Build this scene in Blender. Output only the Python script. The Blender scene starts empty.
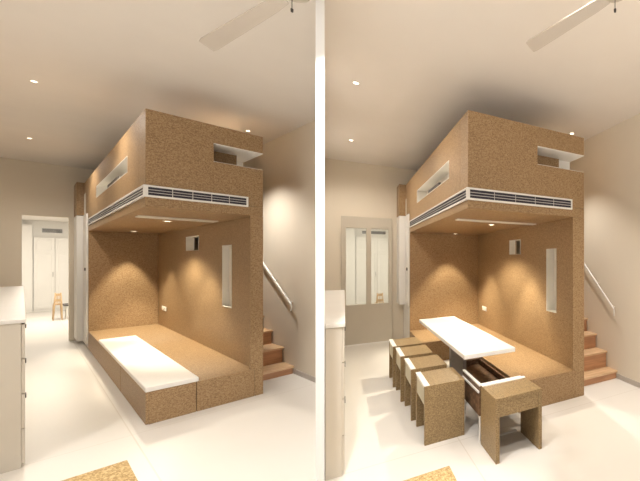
import bpy, bmesh, math
from mathutils import Vector, Matrix
C = bpy.context.scene.collection
H = 1.5                      # camera height
CX, CY, F = 552.0, 259.5, 332.18   # lens axis and focal length of the 640x481 frame

# ------------------------------------------------------------------ materials
def nmat(name):
    m = bpy.data.materials.new(name); m.use_nodes = True
    nt = m.node_tree; return m, nt, nt.nodes['Principled BSDF']
def ramp(nt, stops):
    r = nt.nodes.new('ShaderNodeValToRGB'); e = r.color_ramp.elements
    while len(e) < len(stops): e.new(.5)
    for el, (p, c) in zip(e, stops): el.position = p; el.color = (*c, 1)
    return r
def plain(name, col, rough=.6, var=.03, scale=3., bump=0., metal=0., spec=.3):
    m, nt, b = nmat(name)
    tc = nt.nodes.new('ShaderNodeTexCoord'); n = nt.nodes.new('ShaderNodeTexNoise')
    n.inputs['Scale'].default_value = scale; n.inputs['Detail'].default_value = 4
    nt.links.new(tc.outputs['Object'], n.inputs['Vector'])
    r = ramp(nt, [(.3, tuple(c*(1-var) for c in col)), (.7, tuple(min(1, c*(1+var)) for c in col))])
    nt.links.new(n.outputs['Fac'], r.inputs['Fac']); nt.links.new(r.outputs['Color'], b.inputs['Base Color'])
    b.inputs['Roughness'].default_value = rough; b.inputs['Metallic'].default_value = metal
    b.inputs['Specular IOR Level'].default_value = spec
    if bump:
        n2 = nt.nodes.new('ShaderNodeTexNoise'); n2.inputs['Scale'].default_value = 120
        nt.links.new(tc.outputs['Object'], n2.inputs['Vector'])
        bp = nt.nodes.new('ShaderNodeBump'); bp.inputs['Strength'].default_value = bump
        bp.inputs['Distance'].default_value = .002
        nt.links.new(n2.outputs['Fac'], bp.inputs['Height']); nt.links.new(bp.outputs['Normal'], b.inputs['Normal'])
    return m
def strand_board(name, dark, mid, light, size=1., rough=.45, squash=(1, 1)):
    """pressed strand board: flakes of random tone lying in several directions"""
    m, nt, b = nmat(name)
    tc = nt.nodes.new('ShaderNodeTexCoord')
    outs = []
    for rot, st in (((.3, .2, .5), (1, .35, .6)), ((1.1, .7, 1.9), (.4, 1, .8))):
        mp = nt.nodes.new('ShaderNodeMapping')
        mp.inputs['Rotation'].default_value = rot
        mp.inputs['Scale'].default_value = (st[0]*squash[0], st[1]*squash[1], st[2])
        v = nt.nodes.new('ShaderNodeTexVoronoi'); v.inputs['Scale'].default_value = 62/size
        v.inputs['Randomness'].default_value = 1
        nt.links.new(tc.outputs['Object'], mp.inputs['Vector']); nt.links.new(mp.outputs['Vector'], v.inputs['Vector'])
        s = nt.nodes.new('ShaderNodeSeparateColor'); nt.links.new(v.outputs['Color'], s.inputs['Color'])
        outs.append(s.outputs['Red'])
    n = nt.nodes.new('ShaderNodeTexNoise'); n.inputs['Scale'].default_value = 30/size; n.inputs['Detail'].default_value = 5
    nt.links.new(tc.outputs['Object'], n.inputs['Vector'])
    mx = nt.nodes.new('ShaderNodeMix'); nt.links.new(n.outputs['Fac'], mx.inputs[0])
    nt.links.new(outs[0], mx.inputs[2]); nt.links.new(outs[1], mx.inputs[3])
    r = ramp(nt, [(.12, dark), (.5, mid), (.88, light)])
    nt.links.new(mx.outputs[0], r.inputs['Fac']); nt.links.new(r.outputs['Color'], b.inputs['Base Color'])
    b.inputs['Roughness'].default_value = rough; b.inputs['Specular IOR Level'].default_value = .35
    bp = nt.nodes.new('ShaderNodeBump'); bp.inputs['Strength'].default_value = .25; bp.inputs['Distance'].default_value = .002
    nt.links.new(mx.outputs[0], bp.inputs['Height']); nt.links.new(bp.outputs['Normal'], b.inputs['Normal'])
    return m
def wood(name, dark, light, axis=0):
    m, nt, b = nmat(name)
    tc = nt.nodes.new('ShaderNodeTexCoord'); mp = nt.nodes.new('ShaderNodeMapping')
    sc = [14, 14, 14]; sc[axis] = 1.5; mp.inputs['Scale'].default_value = sc
    n = nt.nodes.new('ShaderNodeTexNoise'); n.inputs['Scale'].default_value = 2.2; n.inputs['Detail'].default_value = 6
    n.inputs['Distortion'].default_value = .6
    nt.links.new(tc.outputs['Object'], mp.inputs['Vector']); nt.links.new(mp.outputs['Vector'], n.inputs['Vector'])
    r = ramp(nt, [(.3, dark), (.7, light)])
    nt.links.new(n.outputs['Fac'], r.inputs['Fac']); nt.links.new(r.outputs['Color'], b.inputs['Base Color'])
    b.inputs['Roughness'].default_value = .45
    return m
def floor_mat(name, jv, ju, col):
    """pale poured floor with one joint along each room axis and a faint cloud"""
    m, nt, b = nmat(name); N = nt.nodes.new; K = nt.links.new
    tc = N('ShaderNodeTexCoord'); n = N('ShaderNodeTexNoise'); n.inputs['Scale'].default_value = 1.3; n.inputs['Detail'].default_value = 6
    K(tc.outputs['Object'], n.inputs['Vector'])
    r = ramp(nt, [(.3, tuple(c*.97 for c in col)), (.7, col)]); K(n.outputs['Fac'], r.inputs['Fac'])
    sp = N('ShaderNodeSeparateXYZ'); K(tc.outputs['Object'], sp.inputs['Vector'])
    fac = None
    for out, pos in ((sp.outputs['X'], jv), (sp.outputs['Y'], ju)):
        a = N('ShaderNodeMath'); a.operation = 'SUBTRACT'; K(out, a.inputs[0]); a.inputs[1].default_value = pos
        c = N('ShaderNodeMath'); c.operation = 'ABSOLUTE'; K(a.outputs[0], c.inputs[0])
        d = N('ShaderNodeMath'); d.operation = 'LESS_THAN'; K(c.outputs[0], d.inputs[0]); d.inputs[1].default_value = .004
        if fac is None: fac = d.outputs[0]
        else:
            e = N('ShaderNodeMath'); e.operation = 'MAXIMUM'; K(fac, e.inputs[0]); K(d.outputs[0], e.inputs[1]); fac = e.outputs[0]
    mx = N('ShaderNodeMix'); mx.data_type = 'RGBA'; K(fac, mx.inputs[0]); K(r.outputs['Color'], mx.inputs[6])
    mx.inputs[7].default_value = (col[0]*.86, col[1]*.84, col[2]*.81, 1)
    K(mx.outputs[2], b.inputs['Base Color'])
    b.inputs['Roughness'].default_value = .38; b.inputs['Specular IOR Level'].default_value = .35
    return m
def emit(name, col, s):
    m, nt, b = nmat(name); b.inputs['Emission Color'].default_value = (*col, 1); b.inputs['Emission Strength'].default_value = s
    b.inputs['Base Color'].default_value = (*col, 1); return m
def glass(name):
    m, nt, b = nmat(name); nt.nodes.remove(b)
    t = nt.nodes.new('ShaderNodeBsdfTransparent'); t.inputs['Color'].default_value = (.93, .93, .9, 1)
    g = nt.nodes.new('ShaderNodeBsdfGlossy'); g.inputs['Roughness'].default_value = .05
    mx = nt.nodes.new('ShaderNodeMixShader'); mx.inputs[0].default_value = .05
    nt.links.new(t.outputs[0], mx.inputs[1]); nt.links.new(g.outputs[0], mx.inputs[2])
    nt.links.new(mx.outputs[0], nt.nodes['Material Output'].inputs['Surface']); return m

OSB = strand_board('strand_board', (.225, .135, .062), (.33, .208, .105), (.42, .288, .155), .28)
OSB_OLIVE = strand_board('stool_strand_board', (.19, .125, .058), (.28, .19, .093), (.37, .27, .14), .24)
CORK = strand_board('cork', (.34, .22, .09), (.52, .36, .16), (.72, .55, .3), .45, .8)
WALL = plain('warm_white_paint', (.77, .695, .575), .75, .02, 2, .05)
CEIL = plain('ceiling_paint', (.86, .81, .75), .8, .015, 2)
WHITE = plain('white_lacquer', (.84, .82, .78), .35, .015, 4)
LINING = plain('white_lining', (.80, .77, .70), .5, .02, 4)
PARTITION = plain('bright_white_paint', (.93, .93, .92), .7, .005, 2)
CREAM = plain('cream_edging', (.60, .55, .42), .5, .04, 20)
BEIGE = plain('beige_cabinet', (.66, .61, .53), .5, .015, 4)
DOORP = plain('taupe_lacquer', (.57, .515, .425), .5, .02, 4)
DARK = plain('dark_metal', (.07, .06, .055), .5, .1, 30)
BLADE = plain('grille_blade', (.62, .60, .58), .4, .02, 10)
VOID = plain('grille_backing', (.05, .045, .06), .7, .1, 10)
STEEL = plain('brushed_steel', (.55, .54, .52), .35, .04, 30, metal=.8)
GREYP = plain('grey_panel', (.30, .27, .25), .45, .03, 8)
SKIRT = plain('grey_skirting', (.50, .45, .40), .5, .03, 8)
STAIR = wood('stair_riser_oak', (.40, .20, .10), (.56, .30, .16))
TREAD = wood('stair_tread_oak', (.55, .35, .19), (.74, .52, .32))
PALEWOOD = wood('pale_ash', (.50, .33, .17), (.70, .50, .30), 2)
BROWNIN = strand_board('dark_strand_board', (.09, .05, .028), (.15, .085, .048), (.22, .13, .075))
FANM = plain('fan_enamel', (.60, .54, .47), .6, .02, 4)
GLASS = glass('clear_glass')
LAMP = emit('lamp_glow', (1, .86, .66), 9)

# ------------------------------------------------------------------ room frame
PHATH = Vector((-.698, 1, 0)).normalized()         # run of the dividing wall
PNORM = Vector((PHATH.y, -PHATH.x, 0))             # points to the right-hand room
class Room:
    def __init__(s, v, c):
        s.v = Vector((v[0], v[1], 0)).normalized(); s.u = Vector((-s.v.y, s.v.x, 0)); s.c = Vector((c[0], c[1], 0))
        s.rot = math.atan2(s.v.y, s.v.x)
    def w(s, v, u, z=0): return s.c + s.v*v + s.u*u + Vector((0, 0, z))
    def loc(s, P): d = P - s.c; return (d.dot(s.v), d.dot(s.u))
RL = Room((.5307, .84755), (-3.6732, 3.0016))
RR = Room((.84755, .5307), (-.7522, 2.9748))
cur = RL
def pick(a, b): return a if cur is RL else b

def link(o, parent=None):
    C.objects.link(o)
    if parent: o.parent = parent
    return o
def tag(o, label=None, cat=None, group=None, kind=None):
    if label: o['label'] = label
    if cat: o['category'] = cat
    if group: o['group'] = group
    if kind: o['kind'] = kind
    return o
def thing(name, label, cat, base=(0, 0, 0), group=None, rot=0):
    o = bpy.data.objects.new(name, None); C.objects.link(o)
    o.location = cur.w(*base); o.rotation_euler = (0, 0, cur.rot+rot); o['base'] = list(base)
    o.empty_display_size = .1
    return tag(o, label, cat, group)
def base_of(p):
    q = p
    while q.parent: q = q.parent
    return q['base'] if 'base' in q else (0, 0, 0)
def finish(name, bm, mat, parent, bevel=0., smooth=False, base=None):
    bmesh.ops.recalc_face_normals(bm, faces=bm.faces)
    me = bpy.data.meshes.new(name); bm.to_mesh(me); bm.free(); me.materials.append(mat)
    if smooth:
        for p in me.polygons: p.use_smooth = True
    o = bpy.data.objects.new(name, me); link(o, parent)
    if parent is None:
        b = base or (0, 0, 0); o.location = cur.w(*b); o.rotation_euler = (0, 0, cur.rot)
    if bevel:
        m = o.modifiers.new('edge', 'BEVEL'); m.width = bevel; m.segments = 2; m.limit_method = 'ANGLE'
    return o
def solid(name, mat, parent, boxes, holes=(), bevel=.003, base=None, kind=None, label=None):
    """union of room-aligned boxes (v0,v1,u0,u1,z0,z1) minus holes, as one clean surface"""
    b = base_of(parent) if parent else (base or (0, 0, 0))
    allb = list(boxes)+list(holes)
    ax = [sorted({round(x[i], 5) for x in allb} | {round(x[i+1], 5) for x in allb}) for i in (0, 2, 4)]
    def inside(p, q): return q[0] < p[0] < q[1] and q[2] < p[1] < q[3] and q[4] < p[2] < q[5]
    fill = set()
    for i in range(len(ax[0])-1):
        for j in range(len(ax[1])-1):
            for k in range(len(ax[2])-1):
                p = ((ax[0][i]+ax[0][i+1])/2, (ax[1][j]+ax[1][j+1])/2, (ax[2][k]+ax[2][k+1])/2)
                if any(inside(p, q) for q in boxes) and not any(inside(p, q) for q in holes): fill.add((i, j, k))
    bm = bmesh.new(); vs = {}
    def V(i, j, k):
        if (i, j, k) not in vs: vs[(i, j, k)] = bm.verts.new((ax[0][i]-b[0], ax[1][j]-b[1], ax[2][k]-b[2]))
        return vs[(i, j, k)]
    for (i, j, k) in fill:
        for d, q in (((-1, 0, 0), ((0, 0, 0), (0, 0, 1), (0, 1, 1), (0, 1, 0))), ((1, 0, 0), ((1, 0, 0), (1, 1, 0), (1, 1, 1), (1, 0, 1))),
                     ((0, -1, 0), ((0, 0, 0), (1, 0, 0), (1, 0, 1), (0, 0, 1))), ((0, 1, 0), ((0, 1, 0), (0, 1, 1), (1, 1, 1), (1, 1, 0))),
                     ((0, 0, -1), ((0, 0, 0), (0, 1, 0), (1, 1, 0), (1, 0, 0))), ((0, 0, 1), ((0, 0, 1), (1, 0, 1), (1, 1, 1), (0, 1, 1)))):
            if (i+d[0], j+d[1], k+d[2]) not in fill:
                bm.faces.new([V(i+a, j+c, k+e) for a, c, e in q])
    bmesh.ops.dissolve_limit(bm, angle_limit=.01, verts=bm.verts, edges=bm.edges)
    o = finish(name, bm, mat, parent, bevel, base=base)
    return tag(o, label, None, None, kind)
def sweep(name, mat, parent, pts, r, n=10, closed_caps=True):
    b = Vector(base_of(parent)); pts = [Vector(p)-b for p in pts]
    bm = bmesh.new(); rings = []
    for i, p in enumerate(pts):
        a = pts[max(i-1, 0)]; c = pts[min(i+1, len(pts)-1)]; t = (c-a).normalized()
        up = Vector((0, 0, 1)) if abs(t.z) < .9 else Vector((1, 0, 0))
        x = t.cross(up).normalized(); y = t.cross(x)
        rr = r[i] if isinstance(r, (list, tuple)) else r
        rings.append([bm.verts.new(p+(x*math.cos(k*2*math.pi/n)+y*math.sin(k*2*math.pi/n))*rr) for k in range(n)])
    for A, B in zip(rings, rings[1:]):
        for k in range(n): bm.faces.new((A[k], A[(k+1) % n], B[(k+1) % n], B[k]))
    bm.faces.new(rings[0]); bm.faces.new(rings[-1][::-1])
    return finish(name, bm, mat, parent, smooth=True)
def clip(poly, side, off=.0):
    """keep the part of a floor-plan polygon (v,u) on one side of the dividing wall"""
    out = []
    d = [cur.w(*p).dot(PNORM)*side-off for p in poly]
    for i in range(len(poly)):
        j = (i+1) % len(poly)
        if d[i] >= 0: out.append(poly[i])
        if (d[i] >= 0) != (d[j] >= 0):
            t = d[i]/(d[i]-d[j]); out.append(tuple(poly[i][k]+(poly[j][k]-poly[i][k])*t for k in (0, 1)))
    return out
def prism(name, mat, parent, poly, z0, z1, bevel=0., base=None, kind=None):
    b = base_of(parent) if parent else (base or (0, 0, 0))
    bm = bmesh.new()
    lo = [bm.verts.new((p[0]-b[0], p[1]-b[1], z0-b[2])) for p in poly]
    hi = [bm.verts.new((p[0]-b[0], p[1]-b[1], z1-b[2])) for p in poly]
    bm.faces.new(lo[::-1]); bm.faces.new(hi)
    for i in range(len(poly)):
        j = (i+1) % len(poly); bm.faces.new((lo[i], lo[j], hi[j], hi[i]))
    return tag(finish(name, bm, mat, parent, bevel, base=base), kind=kind)
def rect(v0, v1, u0, u1): return [(v0, u0), (v1, u0), (v1, u1), (v0, u1)]
def spot(v, u, z, power, angle, blend=.4, col=(1, .915, .815), aim=None, size=.03):
    l = bpy.data.lights.new('spot', 'SPOT'); l.energy = power; l.spot_size = math.radians(angle); l.spot_blend = blend
    l.color = col; l.shadow_soft_size = size
    o = bpy.data.objects.new('spot_lamp', l); C.objects.link(o); o.location = cur.w(v, u, z)
    if aim: o.rotation_euler = (cur.w(*aim)-o.location).to_track_quat('-Z', 'Y').to_euler()
    return o
def area(v, u, z, power, sx, sy, col=(1, .86, .68), aim=None):
    l = bpy.data.lights.new('area', 'AREA'); l.shape = 'RECTANGLE'; l.size = sx; l.size_y = sy; l.energy = power; l.color = col
    o = bpy.data.objects.new('area_lamp', l); C.objects.link(o); o.location = cur.w(v, u, z); o.rotation_euler = (0, 0, cur.rot)
    return o
def downlight(v, u, z, label, group, r=.035, sv=1.):
    t = thing('downlight', label, 'light', (v, u, z), group)
    for nm, mat, ro, ri, za, zb in (('trim_ring', WHITE, r*1.35, r, -.006, .0), ('lens', LAMP, r, 0, -.003, 0)):
        bm = bmesh.new(); n = 20
        A = [[bm.verts.new((math.cos(k*2*math.pi/n)*q, math.sin(k*2*math.pi/n)*q, zz)) for k in range(n)] for q, zz in ((ro, za), (ro, zb))]
        if ri:
            A += [[bm.verts.new((math.cos(k*2*math.pi/n)*q, math.sin(k*2*math.pi/n)*q, zz)) for k in range(n)] for q, zz in ((ri, zb), (ri, za))]
            for a in range(4):
                P, Q = A[a], A[(a+1) % 4]
                for k in range(n): bm.faces.new((P[k], P[(k+1) % n], Q[(k+1) % n], Q[k]))
        else:
            for k in range(n): bm.faces.new((A[0][k], A[0][(k+1) % n], A[1][(k+1) % n], A[1][k]))
            bm.faces.new(A[0]); bm.faces.new(A[1][::-1])
        finish(nm, bm, mat, t)
    return t

CZ = 3.21
WSL, WSR = (1.05, 1.0), (.75, 1.675)
# ------------------------------------------------------------------ one room
def build_room(room):
    global cur
    cur = room; Lr = room is RL; side = -1 if Lr else 1
    where = 'left-hand room' if Lr else 'right-hand room'
    tagw = 'left' if Lr else 'right'
    U1 = pick(4.85, 3.10); UB = pick(6.06, 3.86); V1 = pick(.765, 1.19); V2 = pick(.838, 1.306); VP = pick(.728, 1.155)
    VW = pick(1.315, 1.99); UF = pick(12.9, 8.2); PT = .297; SZ = pick(1.98, 1.96); TOP = pick(2.868, 2.843)
    # ---- shell
    fm = floor_mat('pale_floor_'+tagw, pick(-.093, -.13), pick(-.157, -.18), (.74, .71, .665))
    vmin = pick(-3.6, -4.2)
    big = clip(rect(vmin, VW+.08, pick(-4.4, -4.4), UF+.1), side, .005)
    prism('floor_'+tagw, fm, None, big, -.1, 0, kind='structure')
    prism('ceiling_'+tagw, CEIL, None, clip(rect(vmin, VW+.08, pick(-4.4, -4.4), UB+.12), side, .005), CZ, CZ+.1, kind='structure')
    # back wall with its doorway
    dv0, dv1, dz = pick((-.592, -.131, 2.27), (-.94, -.21, 2.2))
    wl = vmin
    P = clip(rect(wl, dv0, UB, UB+.12), side, .01); prism('wall_back_'+tagw, WALL, None, P, 0, CZ, kind='structure')
    solid('wall_back_'+tagw, WALL, None, [(dv0, VW+.08, UB, UB+.12, 0, CZ)], [(dv0-1, dv1, UB-1, UB+1, -1, dz)], 0, kind='structure')
    P = clip(rect(VW, VW+.08, pick(-2, -3.2), UB), side, .004)
    prism('wall_right_'+tagw, WALL, None, P, 0, CZ, kind='structure')
    P = clip(rect(VW-.012, VW-.001, pick(-2, -3.2), pick(.49, .19)), side, .004)
    prism('baseboard_'+tagw, SKIRT, None, P, 0, .06, kind='structure')
    if Lr: prism('wall_side_left', WALL, None, rect(vmin, vmin+.1, -1.5, UB), 0, CZ, kind='structure')
    # room beyond the doorway
    sl = pick(-2.4, -1.9); NH = 2.62
    prism('wall_beyond_'+tagw, WHITE, None, clip(rect(sl, VW+.08, UF, UF+.1), side, .01), 0, NH, kind='structure')
    prism('wall_beyond_side_'+tagw, WHITE, None, rect(pick(.75, 1.1), pick(.83, 1.18), UB+.12, UF), 0, NH, kind='structure')
    if Lr: prism('wall_beyond_near_'+tagw, WHITE, None, rect(sl, sl+.08, UB+.12, UF), 0, NH, kind='structure')
    prism('ceiling_beyond_'+tagw, CEIL, None, clip(rect(sl, VW+.08, UB+.12, UF+.1), side, .01), NH, NH+.08, kind='structure')
    # ---- wardrobe at the far end of the corridor
    wd = thing('wardrobe', 'tall white panelled wardrobe seen through the '+pick('open doorway', 'glass panes of the closed door'), 'wardrobe', (0, UF-.1, 0))
    w0, w1 = pick((-.42, .62), (-.66, .95))
    solid('carcass', WHITE, wd, [(w0, w1, UF-.10, UF-.01, 0, 2.15)], bevel=.004)
    nd = 3; dw = (w1-w0)/nd
    for i in range(nd):
        a, b_ = w0+i*dw+.008, w0+(i+1)*dw-.008
        rails = [(a, b_, UF-.125, UF-.102, .08, 2.13)]
        hol = [(a+.05, b_-.05, UF-.2, UF-.119, .16, 1.66), (a+.05, b_-.05, UF-.2, UF-.119, 1.78, 2.06)]
        d = solid('door', WHITE, wd, rails, hol, .003)
        solid('handle', STEEL, d, [(b_-.035, b_-.02, UF-.15, UF-.1255, 1.0, 1.14)], bevel=.002)
    # pale upright cabinet at the corridor's left
    cb = thing('tall_cabinet', 'plain tall white cabinet left of the panelled wardrobe, '+pick('seen in the open doorway', 'behind the glass door'), 'cabinet', (dv0, UF-.3, 0))
    c0, c1 = pick((-1.0, -.425), (-1.15, -.665))
    solid('carcass', WHITE, cb, [(c0, c1, UF-.15, UF-.01, 0, 2.5)], bevel=.004)
    solid('door', WHITE, cb, [(c0+.01, c1-.01, UF-.172, UF-.152, .06, 2.46)], bevel=.004)
    # air grille on the far wall
    g0, g1, gz0, gz1 = pick((-.285, .055, 2.28, 2.40), (-.50, .12, 2.25, 2.34))
    gr = thing('air_grille', 'small grey ventilation grille high on the far wall beyond the '+pick('open doorway', 'glass door'), 'vent', ((g0+g1)/2, UF-.02, gz0))
    solid('frame', STEEL, gr, [(g0, g1, UF-.03, UF-.001, gz0, gz1)], [(g0+.006, g1-.006, UF-.1, UF-.008, gz0+.006, gz1-.006)], 0)
    solid('slat', DARK, gr, [(g0+.006, g1-.006, UF-.028, UF-.0085, gz0+.008+i*.029, gz0+.029+i*.029) for i in range(pick(4, 3))], bevel=0)
    # ---- wooden chair beyond the doorway (faces right)
    ch_u, ch_v = pick((10.0, -.165), (6.3, -.26)); cw = pick(.10, .15)
    ct = thing('wooden_chair', pick('pale wooden chair standing in the far room beyond the open doorway', 'pale wooden chair behind the door, only its top showing through the glass'), 'chair', (ch_v, ch_u, 0))
    for dv in (0, cw):
        sweep('leg', PALEWOOD, ct, [(ch_v+dv*1.25-.018, ch_u, 0), (ch_v+dv, ch_u+.02, .38), (ch_v+dv*.75+.012, ch_u-.03, .68)], [.011, .014, .010])
        sweep('leg', PALEWOOD, ct, [(ch_v+dv*1.25-.012, ch_u+.46, 0), (ch_v+dv, ch_u+.42, .365)], [.010, .013])
    solid('seat', PALEWOOD, ct, [(ch_v-.01, ch_v+cw+.01, ch_u+.035, ch_u+.44, .37, .395)], bevel=.006)
    solid('backrest', PALEWOOD, ct, [(ch_v+.012, ch_v+cw-.012, ch_u-.01, ch_u+.006, .60, .66), (ch_v+.006, ch_v+cw-.006, ch_u-.01, ch_u+.006, .46, .52)] +
          [(ch_v+.02+i*(cw-.04)/3, ch_v+.03+i*(cw-.04)/3, ch_u-.008, ch_u+.004, .40, .60) for i in range(4)], bevel=.003)
    if Lr:
        sd = thing('side_table', 'small dark-topped side table partly hidden behind the door post, right of the wooden chair', 'table', (-.03, 10.0, 0))
        solid('top', DARK, sd, [(-.035, .30, 10.0, 10.5, .335, .365)], bevel=.003)
        for a_, b_ in ((.0, 10.02), (.26, 10.02), (.0, 10.45), (.26, 10.45)): solid('leg', LINING, sd, [(a_, a_+.02, b_, b_+.03, 0, .3345)], bevel=.002)
    # ---- right room: sliding glazed door over the opening
    if not Lr:
        panes = [(-.912, -.609, .71, 2.05), (-.53, -.255, .71, 2.05)]
        d = solid('door_1', DOORP, None, [(-.985, -.19, UB-.05, UB-.005, .02, 2.25)], [(a, b_, UB-.1, UB+.1, c, e) for a, b_, c, e in panes], .004, base=(-.6, UB-.03, 0), kind='structure')
        for i, (a, b_, c, e) in enumerate(panes):
            o = solid('window_%d' % (i+1), GLASS, None, [(a+.0005, b_-.0005, UB-.03, UB-.024, c+.0005, e-.0005)], bevel=0, base=(a, UB-.03, c), kind='structure')
        solid('trim_1', WHITE, None, [(-1.25, 0, UB-.062, UB-.052, 0, .018)], bevel=0, base=(0, UB, 0), kind='structure')
    # ---- loft unit
    lt = thing('loft_bed', 'strand-board sleeping loft over a '+pick('lounging platform that carries the flat white pad', 'raised platform, behind the row of stools and white table'), 'loft bed', (0, 0, 0))
    bu, bv = pick((3.40, .318), (2.12, .50))      # length and width of the pull-out bench bay
    solid('platform', OSB, lt, [(bv+.004, V1, .0, U1, 0, PT), (0, bv+.004, bu+.005, U1, 0, PT)])
    solid('end_wall', OSB, lt, [(0.002, V1, U1+.001, U1+.04, 0, SZ-.001)])
    # inner side wall with niches
    box = pick((1.50, 2.33, 0, 0), (1.36, 1.71, 0, 0))
    n1 = pick((2.17, 2.86, 1.635, 1.85), (1.335, 1.70, 1.575, 1.79))
    n2 = pick((.755, 1.10, .905, 1.68), (.388, .612, .865, 1.632))
    holes = [(V1-.1, V2+.1, n[0], n[1], n[2], n[3]) for n in (n1, n2)]
    sw = solid('side_wall', OSB, lt, [(V1+.001, V2, pick(.05, .035), U1+.04, 0, SZ-.001)], holes)
    solid('corner_post', OSB, lt, [(VP, V2+.001, 0, pick(.048, .033), PT+.001, SZ-.001), (V1+.001, V2+.001, 0, pick(.048, .033), 0, PT+.001)])
    for n, back in ((n1, 0), (n2, 1)):
        th = .006
        bx = [(V1-.003, V2+(.002 if back else pick(.015, -.02)), n[0], n[1], n[2], n[3])]
        hh = [(V1-.1, V2+(.1 if not back else -.012), n[0]+th, n[1]-th, n[2]+th, n[3]-th)]
        solid('niche_lining', LINING, lt, bx, hh, 0)
    # upper block
    un, tf = pick((.63, .32), (.282, .24)); rt = pick(.70, 1.132)
    nz0, nz1, nv = pick((2.497, 2.683, .443), (2.462, 2.648, .718))
    s0, s1, sz0, sz1 = pick((.96, 3.70, 2.425, 2.595), (.635, 2.45, 2.36, 2.55))
    lw = pick(.12, .14)
    q0, q1, qz = pick((5.25, 5.5, 2.66), (3.45, 3.6, 2.58))
    solid('left_panel', OSB, lt, [(0, lw, tf+.001, U1+.04, SZ+.1, TOP), (0, lw, U1+.041, UB-.003, 2.285, TOP), (pick(-.08, -.11), lw, (U1+UB)/2+.05, UB-.003, 2.285, TOP)], [(-.1, .3, s0, s1, sz0, sz1)], .004)
    solid('front_panel', OSB, lt, [(0, V2, 0, tf, SZ+.1, TOP)], [(nv, V2+.1, -.1, tf+.1, nz0, nz1)], .004)
    solid('notch_back', OSB, lt, [(nv-.1, rt, tf+.001, tf+.03, nz0-.05, nz1+.05)], bevel=.002)
    solid('right_panel', OSB, lt, [(rt, V2, tf+.001, U1+.04, SZ+.1, TOP)], [(rt-.1, V2+.1, -.1, un, nz0, nz1)], .004)
    th = .006
    solid('notch_lining', WHITE, lt, [(nv, V2-.001, .001, tf, nz1-th, nz1), (rt, V2-.001, tf, un, nz1-th, nz1), (rt+.001, V2-.001, un-th, un, nz0, nz1-th),
                                      (nv, V2-.001, .001, tf, nz0, nz0+.003), (rt, V2-.001, tf, un, nz0, nz0+.003)], bevel=0)
    solid('slot_lining', LINING, lt, [(-.002, lw, s0, s1, sz0, sz1)], [(-.1, lw-.008, s0+th, s1-th, sz0+th, sz1-th)], 0)
    solid('slot_dark_gap', DARK, lt, [(.004, .03, *pick((1.65, 2.55), (1.10, 1.68)), sz0+th+.0005, sz0+.05)], bevel=0)  # dark bar in place of the shaded gap inside the slot
    solid('pale_slot', LINING, lt, [(-.003, -.0005, q0, q1, 2.29, qz)], bevel=0)
    solid('soffit', OSB, lt, [(0, V2, 0, U1+.04, SZ, SZ+.099)], bevel=.004)
    solid('bed_deck', WHITE, lt, [(lw+.001, rt-.001, tf+.031, U1-.01, SZ+.1, SZ+.2)], bevel=.01)
    lu0, lu1, lv0, lv1 = pick((.98, 1.18, .075, .70), (.80, .90, .14, 1.15))
    solid('ceiling_slot', LINING, lt, [(lv0, lv1, lu0, lu1, SZ-.012, SZ-.001)], [(lv0+.01, lv1-.01, lu0+.012, lu1-.012, SZ-.02, SZ-.008)], 0)
    # ---- linear air grille wrapping the corner: a fitting of its own
    vz0, vz1 = pick((2.068, 2.176), (2.035, 2.146)); ve = pick(.709, 1.138); ue = pick(4.80, 3.12)
    ag = thing('linear_air_grille', 'long white-framed air-conditioning grille wrapping the loft corner above the '+pick('white pad and low bench', 'white table and stools'), 'vent', (0, 0, vz0))
    p = .014
    solid('frame', WHITE, ag, [(-p, ve, -p, -.0005, vz0, vz1), (-p, -.0005, -p, ue, vz0, vz1)],
          [(.014, ve-.014, -.1, .1, vz0+.018, vz1-.016), (-.1, .1, .014, ue-.04, vz0+.018, vz1-.016)], .001)
    solid('backing', VOID, ag, [(.014, ve-.014, -.0028, -.0006, vz0+.018, vz1-.016), (-.0028, -.0006, .014, ue-.04, vz0+.018, vz1-.016)], bevel=0)
    hh = (vz1-vz0-.034)/3
    for i in range(2):
        z = vz0+.018+hh*(i+1)
        solid('blade', BLADE, ag, [(.014, ve-.014, -.011, -.0029, z-.0022, z+.0022)], bevel=0)
        solid('blade', BLADE, ag, [(-.011, -.0029, .014, ue-.04, z-.0022, z+.0022)], bevel=0)
    for i in range(1, 5):
        v = .03+(ve-.05)*i/5
        solid('divider', BLADE, ag, [(v-.0025, v+.0025, -.0125, -.0115, vz0+.018, vz1-.016)], bevel=0)
    # ---- socket plate on the inner wall
    o0, o1 = pick((4.19, 4.48), (2.66, 2.85))
    so = thing('socket_plate', 'small white double socket plate on the board wall above the '+pick('empty platform corner', 'far end of the table'), 'socket', (V1, o0, .58))
    solid('plate', WHITE, so, [(V1-.010, V1, o0, o1, .585, .66)], bevel=.003)
    m_ = (o0+o1)/2
    for a, b_ in ((o0+.02, m_-.01), (m_+.01, o1-.02)): solid('rocker', LINING, so, [(V1-.014, V1-.0105, a, b_, .60, .645)], bevel=.001)
    # ---- downlights
    dl = pick([(4.244, .41), (1.55, .37), (2.95, .40)], [(2.95, .72), (1.20, .72)])
    for u, v in pick([(4.244, .41), (1.55, .37)], [(3.0, .74), (1.20, .70)]):
        far = u > 2
        downlight(v, u, SZ-.0005, 'small recessed downlight under the loft, '+('toward its end wall, ' if far else 'beside the pale ceiling slot, ')+pick('above the white pad', 'above the white table'), 'downlights under the loft', .03)
    for (u, v, nm) in pick([(1.188, -.531, 'nearer'), (4.008, -.535, 'farther')], [(.804, -.843, 'nearer'), (2.635, -.856, 'farther')]):
        downlight(v, u, CZ-.0005, nm+' of two small glowing downlights in the ceiling of the '+where, 'ceiling downlights', pick(.018, .022))
        spot(v, u, CZ-.03, pick(95, 75), 160, .6, size=.05)
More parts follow.
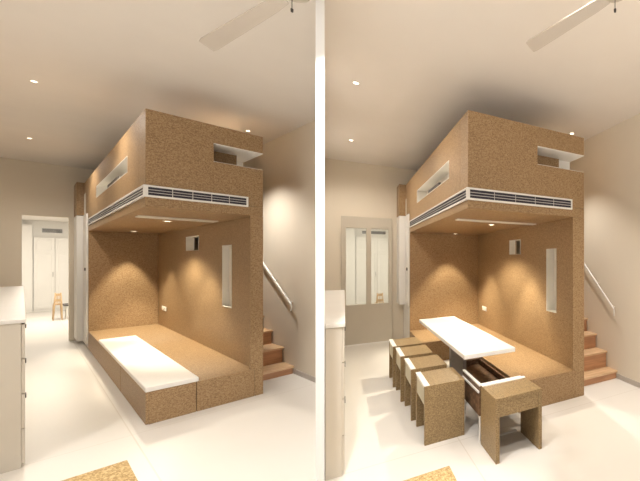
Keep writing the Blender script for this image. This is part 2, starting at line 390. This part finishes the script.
    for (u, v) in pick([(-1.4, -1.6), (.9, -2.2), (-2.4, -.6)], [(-1.5, .2), (-1.4, 1.3), (-2.2, -.3)]):  # unseen spots without fittings, added so floor bounce brightens the ceiling
        spot(v, u, CZ-.03, 150, 110, .8, size=.05)
    wsu, wsv = pick(WSL, WSR)
    downlight(wsv, wsu, CZ-.0005, 'ceiling downlight glowing just above the top edge of the loft in the '+where, 'ceiling downlights', pick(.02, .025))
    o = spot(pick(.80, 1.45), wsu, CZ-.03, pick(320, 185), pick(84, 72), .8, col=(1, .95, .88))
    o.rotation_euler = (0, 0, cur.rot); o.scale = pick((.9, 2.2, 1), (1, 1.5, 1))
    # wall-washing lamps under the soffit; the broad last one is added fill
    a_, b_ = pick((.65, 1.57), (1, 1))
    for v, u, ang, pw in ((.62, 2.76, 70, 120), (.80, 2.45, 62, 150), (.80, 1.0, 62, 165), (.45, 1.5, 125, 140)):
        o = spot(v*a_, u*b_, SZ-.03, pw, ang, .45, col=(1, .90, .70))
        o.rotation_euler = (0, 0, cur.rot); o.scale = (a_, b_, 1)
    # ---- narrow tall cabinet in line with the loft's left face
    nc = thing('narrow_cabinet', 'narrow tall white cabinet between the loft and the '+pick('open doorway', 'closed glazed door'), 'cabinet', (0, U1+.05, 0))
    solid('carcass', WHITE, nc, [(0.004, .45, U1+.045, UB-.01, 0, 2.28)], bevel=.003)
    c_ = (U1+.05+UB-.02)/2
    for a, b_, pv in ((U1+.05, c_-.004, -.016), (c_+.004, UB-.014, pick(-.08, -.11))):
        d = solid('door', WHITE, nc, [(pv, .003, a, b_, pick(.06, .70), 2.275)], bevel=.002)
        if a < c_: solid('knob', DARK, d, [(pv-.014, pv-.0005, a+.08, a+.14, 1.31, 1.36)], bevel=.003)
    # ---- stairs
    st = thing('staircase', 'oak stairs climbing between the loft and the white wall of the '+where, 'stairs', (V2, pick(.494, .2), 0))
    us = pick([.494, .824, 1.199, 1.513, 1.86, 2.2, 2.55], [.198, .388, .602, .80, 1.0, 1.2, 1.4]); zs = [.098, .30, .488, .672, .86, 1.05, 1.24]
    for i in range(6):
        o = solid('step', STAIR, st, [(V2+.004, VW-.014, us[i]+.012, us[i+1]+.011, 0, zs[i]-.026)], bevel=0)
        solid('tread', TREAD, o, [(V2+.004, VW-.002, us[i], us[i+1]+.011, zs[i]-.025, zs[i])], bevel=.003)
    # ---- handrail
    vr = pick(1.27, 1.93)
    a, b_ = pick(((1.441, 1.464), (.476, .92)), ((.791, 1.425), (.199, .88)))
    ex = (a[0]+(a[0]-b_[0])*.5, a[1]+(a[1]-b_[1])*.5)
    hr = thing('handrail', 'slim white handrail sloping down the stair wall of the '+where, 'handrail', (vr, b_[0], b_[1]))
    sweep('rail', WHITE, hr, [(vr, ex[0], ex[1]), (vr, b_[0]+.01, b_[1]+.008), (vr, b_[0], b_[1]-.01), (vr, b_[0], b_[1]-.09)], .010)
    for t in (.08, .6, 1.2):
        pu, pz = b_[0]+(a[0]-b_[0])*t, b_[1]+(a[1]-b_[1])*t
        sweep('bracket', WHITE, hr, [(vr, pu, pz-.012), (VW-.001, pu, pz-.03)], .007)
    # ---- counter cabinet at the left edge
    cf, ce, cv, cz = pick((-.205, 5.40, -.581, 1.072), (-.20, 2.76, -.938, 1.062))
    lft = pick(-1.3, -1.6)
    ct = thing('counter_cabinet', 'long waist-high '+pick('beige', 'off-white')+' drawer cabinet with white top at the left edge of the '+where, 'cabinet', (cv, cf, 0))
    po = .028
    prism('body', BEIGE, ct, clip(rect(lft, cv-.014, cf, ce), side, po), .0, cz-.03, .003)
    prism('countertop', WHITE, ct, clip(rect(lft, cv+.004, cf-.01, ce), side, po), cz-.029, cz, .003)
    n = pick(4, 3); wdt = (ce-cf)/n
    for j in range(n):
        for i in range(4):
            z0 = .03+i*.2525; u0 = cf+j*wdt+.004
            d = solid('drawer', BEIGE, ct, [(cv-.0135, cv, u0, u0+wdt-.008, z0, z0+.246)], bevel=.002)
            if j == 0 and i: solid('handle', DARK, d, [(cv+.0005, cv+.005, u0+.005, u0+.08, z0+.215, z0+.24)], bevel=.001)
    # ---- cork mat
    mv0, mv1, mu0, mu1 = pick((-.95, -.178, -1.9, -.72), (-1.0, -.296, -1.4, -.492))
    o = solid('cork_mat', CORK, None, [(mv0, mv1, mu0, mu1, .0, .012)], bevel=.003, base=(mv0, mu0, 0))
    tag(o, 'cork mat lying on the floor at the bottom edge of the '+where, 'mat')
    # ---- ceiling fan
    hv, hu = pick((.165, -2.607), (.275, -1.607)); fz = 2.9
    tv, tu = pick((.05, -1.62), (.10, -.98))
    ft = thing('ceiling_fan', 'ceiling fan with pale blades at the top right of the '+where, 'fan', (hv, hu, fz))
    sweep('downrod', FANM, ft, [(hv, hu, CZ), (hv, hu, CZ-.04), (hv, hu, CZ-.045), (hv, hu, fz+.09)], [.05, .05, .012, .012], 16)
    sweep('motor_housing', FANM, ft, [(hv, hu, fz+.1), (hv, hu, fz+.09), (hv, hu, fz+.02), (hv, hu, fz-.01)], [.03, .075, .08, .04], 20)
    sweep('pull_cord', DARK, ft, [(hv, hu, fz-.01), (hv, hu, fz-.07), (hv, hu, fz-.075), (hv, hu, fz-.09)], [.002, .002, .007, .006], 8)
    d = Vector((tv-hv, tu-hu, 0)); L_ = d.length; d.normalize(); e = Vector((-d.y, d.x, 0))
    for s in (1, -1):
        bm = bmesh.new(); rows = []
        for t, w in ((.07, .02), (.2, .028), (.6, .036), (.95, .042), (1, .036)):
            c = d*(s*L_*t)
            rows.append([bm.verts.new(c+e*w*q+Vector((0, 0, .012*q*s+dz_))) for q, dz_ in ((-1, .0), (1, .0), (1, .008), (-1, .008))])
        for A, B in zip(rows, rows[1:]):
            for k in range(4): bm.faces.new((A[k], A[(k+1) % 4], B[(k+1) % 4], B[k]))
        bm.faces.new(rows[0]); bm.faces.new(rows[-1][::-1])
        finish('blade', bm, FANM, ft, .002)
    # ---- bench / table
    if Lr:
        bn = thing('bench_box', 'long low strand-board drawer bench along the platform edge under the white pad', 'bench', (0, 0, 0))
        solid('carcass', OSB, bn, [(.018, bv, 0, bu, .0, PT-.001)], bevel=.003)
        for a, b_ in ((0.001, 1.42), (1.436, bu-.002)):
            solid('drawer_front', OSB, bn, [(0, .0175, a, b_, .004, PT-.001)], bevel=.002)
        pd = solid('seat_pad', WHITE, None, [(-.004, .335, -.012, 3.385, PT+.0005, .342)], bevel=.008, base=(0, 0, PT))
        tag(pd, 'long flat white pad lying on the low bench', 'seat pad')
    else:
        tb = thing('dining_table', 'white-topped table on a grey slab leg beside the row of stools', 'table', (.0, .0, 0))
        solid('tabletop', WHITE, tb, [(-.035, .465, -.005, 2.09, .607, .648)], bevel=.004)
        solid('leg', GREYP, tb, [(.10, .135, .47, .93, .0, .606)], bevel=.003)
        sweep('pole', STEEL, tb, [(.118, 1.0, 0), (.118, 1.0, .606)], .018, 16)
        # open trough with white rim between the near stool and the platform
        tr = thing('open_trough', 'open brown box with a white rim standing behind the nearest stool', 'box', (0.0, -.30, 0))
        a = (.0, .46, -.298, .96)
        solid('body', BROWNIN, tr, [(a[0], a[1], a[2], .14, .215, .30), (.15, a[1], .14, a[3], .215, .30), (a[0], a[0]+.02, a[2], .14, .30, .46), (a[0], a[1]-.08, a[2], a[2]+.02, .30, .46)], [(a[0]+.02, a[1]-.02, a[2]+.02, .12, .24, .6), (.17, a[1]-.02, .119, a[3]-.02, .24, .6)], .002)  # low dark rear tray stands in for shade in the bench cavity
        solid('rim', WHITE, tr, [(a[0]-.004, a[0]+.018, a[2]-.004, .144, .4605, .474), (a[0]+.018, a[1]-.08, a[2]-.004, a[2]+.02, .4605, .474)], bevel=0)
        solid('side_rail', WHITE, tr, [(-.012, -.0005, a[2], .14, .405, .42)], bevel=0)
        for (lv, lu) in ((a[0], a[2]), (a[1]-.02, a[2]), (a[0], .12), (a[1]-.02, a[3]-.02)):
            solid('leg', WHITE, tr, [(lv, lv+.02, lu, lu+.02, 0, .2145)], bevel=.002)
        solid('floor_bar', WHITE, tr, [(.021, .339, a[2], a[2]+.02, 0, .015)], bevel=.002)
        # stools
        w, dp, hs = .325, .395, .477
        def stool(v, u, label, rot=0, ww=w, dd=dp):
            t = thing('stool', label, 'stool', (0, 0, 0), 'strand-board cube stools')
            b0 = (0, 0, 0)
            th = .03
            solid('side_panel', OSB_OLIVE, t, [(0, ww, 0, th, 0, hs-.0)], bevel=.002)
            solid('side_panel', OSB_OLIVE, t, [(0, ww, dd-th, dd, 0, hs-.0)], bevel=.002)
            solid('seat', OSB_OLIVE, t, [(.042, ww, th+.0005, dd-th-.0005, hs-.03, hs-.0)], bevel=.001)
            solid('apron', CREAM, t, [(.004, .03, th+.0005, dd-th-.0005, hs-.165, hs-.022)], bevel=.001)
            solid('apron', OSB_OLIVE, t, [(ww-.03, ww-.003, th+.0005, dd-th-.0005, hs-.14, hs-.031)], bevel=.001)
            solid('white_edge', WHITE, t, [(-.003, .04, -.001, dd+.001, hs+.0005, hs+.006), (.0, .04, th+.0005, dd-th-.0005, hs-.02, hs+.0004)], bevel=.001)
            t.location = cur.w(v, u, 0); t.rotation_euler = (0, 0, cur.rot+rot)
            return t
        stool(-.392, -.115, 'largest front stool of the row along the table, its plain side panel facing the viewer', dd=.385)
        stool(-.413, .385, 'second stool of the row counted from the front, beside the table')
        stool(-.436, .885, 'third stool of the row counted from the front, beside the table')
        stool(-.455, 1.365, 'last stool of the row, farthest back near the glazed door')
        # the near stool is turned a quarter: its open side faces the viewer
        stool(.0, -.325, 'nearest stool standing alone at the table end, open side facing the viewer', rot=-math.pi/2, ww=.32, dd=.39)
    # ---- lamp of the room beyond
    area(pick(-.2, -.3), pick(9.4, 6.1), NH-.03, pick(135, 62), pick(.8, 1.0), pick(3.5, 2.0), (1, .93, .82))

build_room(RL)
build_room(RR)

# ------------------------------------------------------------------ dividing wall, added to form the white border between both views
cur = RL
def world_prism(name, pts, z0, z1, mat):
    bm = bmesh.new(); lo = [bm.verts.new((x, y, z0)) for x, y in pts]; hi = [bm.verts.new((x, y, z1)) for x, y in pts]
    bm.faces.new(lo); bm.faces.new(hi)
    for i in range(len(pts)):
        j = (i+1) % len(pts); bm.faces.new((lo[i], lo[j], hi[j], hi[i]))
    bmesh.ops.recalc_face_normals(bm, faces=bm.faces)
    me = bpy.data.meshes.new(name); bm.to_mesh(me); bm.free(); me.materials.append(mat)
    o = bpy.data.objects.new(name, me); C.objects.link(o); return o
d0 = 1.9
a = Vector(((315.6-CX)/F*d0, d0, 0)); b = Vector(((324.6-CX)/F*d0, d0, 0)); far = PHATH*9.5
a2 = a+far; b2 = b+far
o = world_prism('wall_added_divider', [(a.x, a.y), (b.x, b.y), (b2.x, b2.y), (a2.x, a2.y)], 0, CZ-.001, PARTITION); o['kind'] = 'structure'
m = (a+b)/2
l = bpy.data.lights.new('spot', 'SPOT'); l.energy = 240; l.spot_size = math.radians(62); l.spot_blend = .2; l.color = (1, .97, .93); l.shadow_soft_size = .04  # added unseen spot that whitens the end of the dividing wall
o = bpy.data.objects.new('spot_lamp', l); C.objects.link(o)
o.location = (m.x+.28, m.y-.55, 3.05); o.rotation_euler = (Vector((m.x, m.y, 1.75))-o.location).to_track_quat('-Z', 'Y').to_euler()

# ------------------------------------------------------------------ world, camera, view
w = bpy.data.worlds.new('world'); bpy.context.scene.world = w; w.use_nodes = True
wn = w.node_tree; bg = wn.nodes['Background']; tc = wn.nodes.new('ShaderNodeTexCoord'); sp = wn.nodes.new('ShaderNodeSeparateXYZ')
wn.links.new(tc.outputs['Generated'], sp.inputs[0])
mr = wn.nodes.new('ShaderNodeMapRange'); mr.inputs[1].default_value = -.5; mr.inputs[2].default_value = .3; mr.inputs[3].default_value = 2.6; mr.inputs[4].default_value = .2
wn.links.new(sp.outputs['Z'], mr.inputs[0]); wn.links.new(mr.outputs[0], bg.inputs['Strength'])
bg.inputs['Color'].default_value = (1, .93, .85, 1)
cam = bpy.data.cameras.new('camera'); co = bpy.data.objects.new('camera', cam); C.objects.link(co)
co.location = (0, 0, H); co.rotation_euler = (math.pi/2, 0, 0)
cam.sensor_fit = 'HORIZONTAL'; cam.sensor_width = 36; cam.lens = F/640*36
cam.shift_x = (320-CX)/640; cam.shift_y = (CY-240.5)/640
cam.clip_start = .05
bpy.context.scene.camera = co
vs = bpy.context.scene.view_settings
vs.view_transform = 'Standard'; vs.look = 'None'; vs.gamma = 1; vs.exposure = -.36; vs.use_curve_mapping = False
